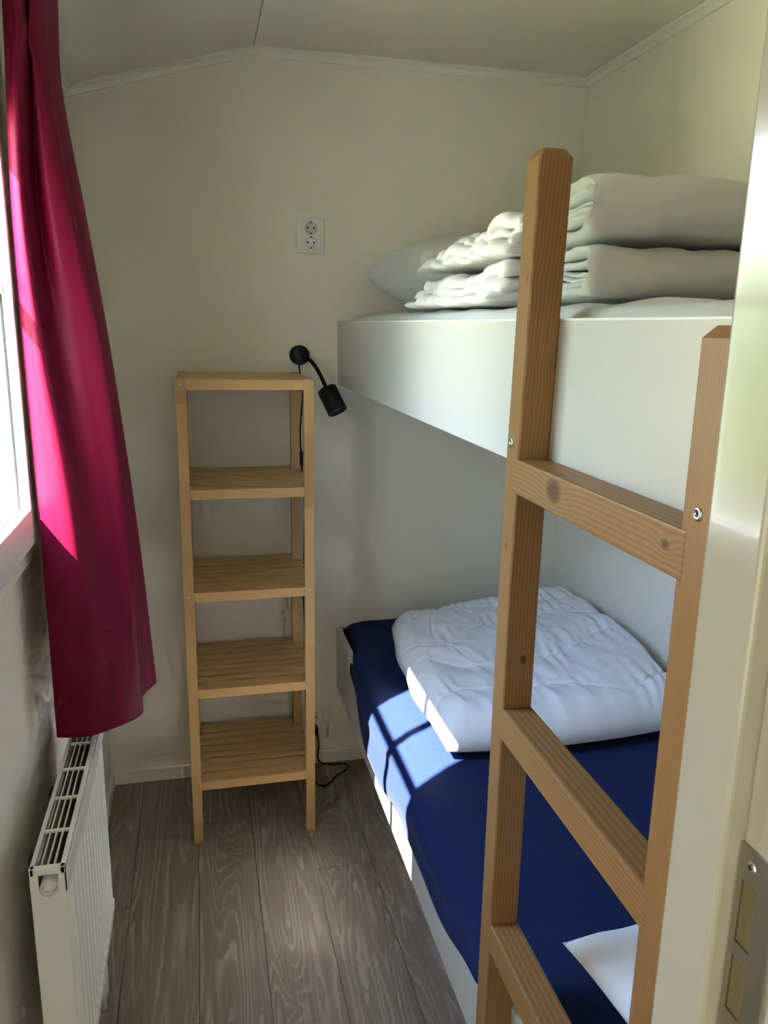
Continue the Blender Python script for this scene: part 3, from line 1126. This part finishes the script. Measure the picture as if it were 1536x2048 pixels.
# flex from the lamp down to the low socket
bm = bmesh.new()
cordp = [(0.315, 2.556, 1.425), (0.318, 2.555, 1.398), (0.326, 2.553, 1.342), (0.321, 2.553, 1.26), (0.317, 2.553, 1.197), (0.320, 2.553, 1.139)]
tube(bm, smooth_path(cordp, 8), 0.0026, 8)
obj('cord', bm, m_black, lamp, True)
bm = bmesh.new()
prism(bm, [(0.3125, 1.130), (0.316, 1.143), (0.324, 1.143), (0.3275, 1.130), (0.3275, 1.106), (0.3245, 1.094), (0.3185, 1.094), (0.3125, 1.106)], 1, 2.545, 2.561)
obj('cord_switch', bm, m_black, lamp)
bm = bmesh.new()
cordp = [(0.3215, 2.553, 1.095), (0.325, 2.553, 1.03), (0.329, 2.553, 0.95), (0.327, 2.553, 0.79), (0.324, 2.553, 0.66), (0.329, 2.553, 0.538), (0.325, 2.553, 0.44), (0.305, 2.553, 0.33),
         (0.300, 2.552, 0.15), (0.305, 2.545, 0.03), (0.318, 2.52, 0.004), (0.345, 2.44, 0.0035), (0.358, 2.415, 0.0035), (0.375, 2.407, 0.0035), (0.396, 2.421, 0.0035), (0.423, 2.457, 0.0035), (0.460, 2.487, 0.0035),
         (0.477, 2.510, 0.0035), (0.468, 2.532, 0.0035), (0.424, 2.537, 0.0035), (0.385, 2.549, 0.006), (0.372, 2.549, 0.033), (0.376, 2.546, 0.078), (0.371, 2.536, 0.118), (0.3635, 2.532, 0.138)]
tube(bm, smooth_path(cordp, 8), 0.0030, 8)
obj('cord', bm, m_black, lamp, True)
bm = bmesh.new()
lathe(bm, [(0, 0.0), (0.016, 0.0), (0.0175, 0.004), (0.0165, 0.018), (0.010, 0.026), (0, 0.027)], (0.3565, YB - 0.0128, 0.1435), (0, -1, 0), 24)
add_box(bm, (0.360, 2.526, 0.128), (0.371, 2.545, 0.146), 0.003)
obj('plug', bm, m_black, lamp, True)

# ------------------------------------------------------------------ radiator
rad = empty('radiator', (-0.265, 1.445, 0.19))
tag(rad, 'white ribbed panel radiator under the window', 'radiator')
RX0, RX1, RY0, RY1, RZ0, RZ1 = -0.291, -0.2365, 1.192, 1.700, 0.190, 0.690
# front panel with pressed vertical ribs
bm = bmesh.new()
rows = []
nY = 15 * 12
ztab = [RZ0, RZ0 + 0.012, RZ0 + 0.030, RZ0 + 0.045, RZ1 - 0.060, RZ1 - 0.045, RZ1 - 0.022, RZ1 - 0.010]
amp = [0, 0, 0, 1, 1, 0, 0, 0]
for i in range(nY + 1):
    t = i / nY
    y = RY0 + 0.002 + (RY1 - RY0 - 0.004) * t
    q = t * 15
    fr = q - math.floor(q)
    w = sstep(0.22, 0.36, fr) * (1 - sstep(0.64, 0.78, fr))
    if q < 0.6 or q > 14.4: w *= 0.0
    rr = []
    for z, a in zip(ztab, amp):
        inx = -0.006 if z in (ztab[0],) else 0.0
        rr.append(bm.verts.new((RX1 + inx - 0.008 + 0.008 * (1 - a * (1 - w)), y, z)))
    rows.append(rr)
grid_faces(bm, rows)
fp = obj('front_panel', bm, m_enamel, rad)
md = fp.modifiers.new('thickness', 'SOLIDIFY'); md.thickness = 0.0018; md.offset = -1
box('back_panel', (RX0 - 0.002, RY0 + 0.004, RZ0), (RX0 + 0.008, RY1 - 0.004, RZ1 - 0.012), m_enamel, rad, 0.001)
bm = bmesh.new()
nf = 18
for i in range(nf):
    y = RY0 + 0.03 + (RY1 - RY0 - 0.06) * i / (nf - 1)
    add_box(bm, (RX0 + 0.010, y - 0.0008, RZ0 + 0.03), (RX1 - 0.014, y + 0.0008, RZ1 - 0.05))
obj('convector_fins', bm, plain('fin_metal', (0.16, 0.145, 0.12), 0.6), rad)['kind'] = 'stuff'
# end covers; the near one has a U cut-out for the valve
cxv, czv = -0.2635, RZ1 - 0.038
U = []
for k in range(15):
    a = math.pi + math.pi * k / 14
    U.append((cxv + 0.0150 * math.cos(a), czv + 0.0150 * math.sin(a)))
poly = [(RX0, RZ1 - 0.012), (RX0, RZ0), (RX1 - 0.002, RZ0), (RX1 - 0.002, RZ1 - 0.012), (cxv + 0.015, RZ1 - 0.012)] + U[::-1] + [(cxv - 0.015, RZ1 - 0.012)]
bm = bmesh.new(); prism(bm, [(p[0], p[1]) for p in poly], 1, RY0, RY0 + 0.0015)
obj('end_cover', bm, m_enamel, rad)
box('end_cover', (RX0, RY1 - 0.0015, RZ0), (RX1 - 0.002, RY1, RZ1 - 0.012), m_enamel, rad)
# top grille
gr = empty('top_grille', (-0.265, 1.445, RZ1)); gr.parent = rad; gr.matrix_parent_inverse = Matrix.Translation(-rad.location)
bm = bmesh.new()
add_box(bm, (RX0 - 0.001, RY0, RZ1 - 0.013), (RX0 + 0.0065, RY1, RZ1), 0.0012)
add_box(bm, (RX1 - 0.0085, RY0, RZ1 - 0.013), (RX1 - 0.001, RY1, RZ1), 0.0012)
add_box(bm, (RX0, RY0, RZ1 - 0.013), (RX1 - 0.001, RY0 + 0.010, RZ1), 0.0012)
add_box(bm, (RX0, RY1 - 0.010, RZ1 - 0.013), (RX1 - 0.001, RY1, RZ1), 0.0012)
obj('grille_frame', bm, m_enamel, gr)
for k in range(1, 5):
    y = RY0 + 0.005 + (RY1 - RY0 - 0.01) * k / 5
    box('grille_crossbar', (RX0 + 0.005, y - 0.0030, RZ1 - 0.006), (RX1 - 0.007, y + 0.0030, RZ1 - 0.001), m_enamel, gr, 0.0008)
for k in range(3):
    x = RX0 + 0.0065 + (RX1 - 0.0085 - RX0 - 0.0065) * (k + 1) / 4
    box('grille_bar', (x - 0.0012, RY0 + 0.006, RZ1 - 0.008), (x + 0.0012, RY1 - 0.006, RZ1 - 0.0012), m_enamel, gr, 0.0005)
bm = bmesh.new()
lathe(bm, [(0.0115, -0.02), (0.0115, 0.0), (0.0105, 0.003), (0.0070, 0.0035), (0.0062, 0.014), (0.0048, 0.015), (0.0030, 0.015), (0.0028, 0.008), (0, 0.008)], (cxv, RY0, czv + 0.004), (0, -1, 0), 26)
add_box(bm, (cxv - 0.0016, RY0 - 0.013, czv - 0.006), (cxv + 0.0016, RY0 - 0.003, czv - 0.001), 0.0005)
v_ = obj('valve', bm, m_plast, rad, True)
v_['label'] = 'off white thermostat valve insert'
bm = bmesh.new()
lathe(bm, [(0.0145, -0.03), (0.0145, 0.0002), (0.0128, 0.0006), (0.0128, -0.03)], (cxv, RY0 + 0.001, czv), (0, -1, 0), 26)
obj('valve_ring', bm, m_enamel, rad, True)
for y in (1.26, 1.46):
    box('wall_bracket', (RX0 - 0.014, y - 0.012, RZ1 - 0.075), (RX0 - 0.002, y + 0.012, RZ1 - 0.022), m_dark, rad, 0.001)
for y in (1.615, 1.655):
    bm = bmesh.new()
    tube(bm, [Vector((-0.262, y, 0.0)), Vector((-0.262, y, RZ0 + 0.02))], 0.0075, 12)
    p_ = obj('pipe', bm, m_enamel, rad, True)
    bm = bmesh.new()
    lathe(bm, [(0, 0), (0.014, 0), (0.014, 0.030), (0, 0.030)], (-0.262, y, RZ0 - 0.055), (0, 0, 1), 18)
    obj('pipe_valve', bm, m_screw, p_, True)

# ------------------------------------------------------------------ curtain
def curtain():
    top_z, bot_z = 2.115, 0.745
    # plan position of eight guide folds at several heights (z: x, y)
    G = [
        ([(0.745, -0.296), (1.13, -0.294), (1.49, -0.297), (1.74, -0.297), (1.97, -0.287), (2.115, -0.281)], [(0.745, 1.520), (2.115, 1.515)]),
        ([(0.745, -0.268), (1.13, -0.266), (1.49, -0.280), (1.74, -0.286), (1.97, -0.275), (2.115, -0.268)], [(0.745, 1.514), (2.115, 1.503)]),
        ([(0.745, -0.232), (1.13, -0.233), (1.30, -0.243), (1.49, -0.261), (1.74, -0.272), (1.97, -0.262), (2.115, -0.254)], [(0.745, 1.514), (1.13, 1.515), (1.5, 1.512), (2.115, 1.512)]),
        ([(0.745, -0.194), (1.13, -0.203), (1.49, -0.245), (1.74, -0.265), (1.97, -0.257), (2.115, -0.250)], [(0.745, 1.534), (1.13, 1.552), (1.5, 1.566), (1.8, 1.580), (2.03, 1.575), (2.115, 1.535)]),
        ([(0.745, -0.160), (1.13, -0.172), (1.49, -0.210), (1.74, -0.239), (1.97, -0.247), (2.115, -0.240)], [(0.745, 1.560), (1.13, 1.575), (1.5, 1.570), (1.8, 1.556), (2.115, 1.530)]),
        ([(0.745, -0.138), (1.13, -0.146), (1.49, -0.172), (1.74, -0.209), (1.97, -0.230), (2.115, -0.226)], [(0.745, 1.595), (2.115, 1.585)]),
        ([(0.745, -0.150), (1.13, -0.158), (1.49, -0.184), (1.74, -0.217), (1.97, -0.236), (2.115, -0.232)], [(0.745, 1.640), (2.115, 1.620)]),
        ([(0.745, -0.138), (1.13, -0.150), (1.49, -0.178), (1.74, -0.206), (1.97, -0.230), (2.115, -0.228)], [(0.745, 1.690), (2.115, 1.660)]),
        ([(0.745, -0.118), (1.13, -0.141), (1.49, -0.172), (1.74, -0.200), (1.97, -0.228), (2.115, -0.226)], [(0.745, 1.745), (2.115, 1.700)]),
        ([(0.745, -0.150), (1.13, -0.165), (1.49, -0.190), (1.74, -0.212), (1.97, -0.235), (2.115, -0.232)], [(0.745, 1.775), (2.115, 1.730)]),
        ([(0.745, -0.260), (2.115, -0.270)], [(0.745, 1.790), (2.115, 1.745)]),
    ]
    bm = bmesh.new()
    NZ = 150
    rows = []
    for i in range(NZ + 1):
        z = bot_z + (top_z - bot_z) * i / NZ
        pts = [Vector((interp(a, z), interp(b, z), 0)) for a, b in G]
        # pinched heading tape
        pinch = math.exp(-((z - 2.005) / 0.028) ** 2)
        pts[2] += Vector((0.007, -0.004, 0)) * pinch
        pts[4] += Vector((-0.006, -0.002, 0)) * pinch
        pts[3] += Vector((0.0, 0.022, 0)) * pinch
        path = smooth_path(pts, 11)
        row = []
        for k, p in enumerate(path):
            s = k / len(path)
            w = 0.0022 * noise.noise(Vector((s * 9, z * 1.4, 1.0)))
            hz = 0.0
            row.append(bm.verts.new((p.x + w, p.y + w, z + hz)))
        rows.append(row)
    grid_faces(bm, rows)
    o = obj('curtain_cloth', bm, m_curtain, None, True)
    md = o.modifiers.new('thickness', 'SOLIDIFY'); md.thickness = 0.0012; md.offset = 0
    return o


cur = empty('curtain', (-0.22, 1.62, 0.745))
tag(cur, 'magenta red curtain gathered at the left window', 'curtain')
cc = curtain()
cc.parent = cur
cc.matrix_parent_inverse = Matrix.Translation(-cur.location)
# stitched hem and heading band
rl = empty('curtain_rail', (-0.26, 1.3, 2.118))
tag(rl, 'white curtain rail above the window', 'curtain rail')
box('rail', (-0.262, 0.75, 2.116), (-0.240, 1.80, 2.130), m_pvc, rl, 0.001)
for y in (0.9, 1.74):
    box('rail_bracket', (XL + 0.0005, y, 2.125), (-0.245, y + 0.02, 2.135), m_pvc, rl)
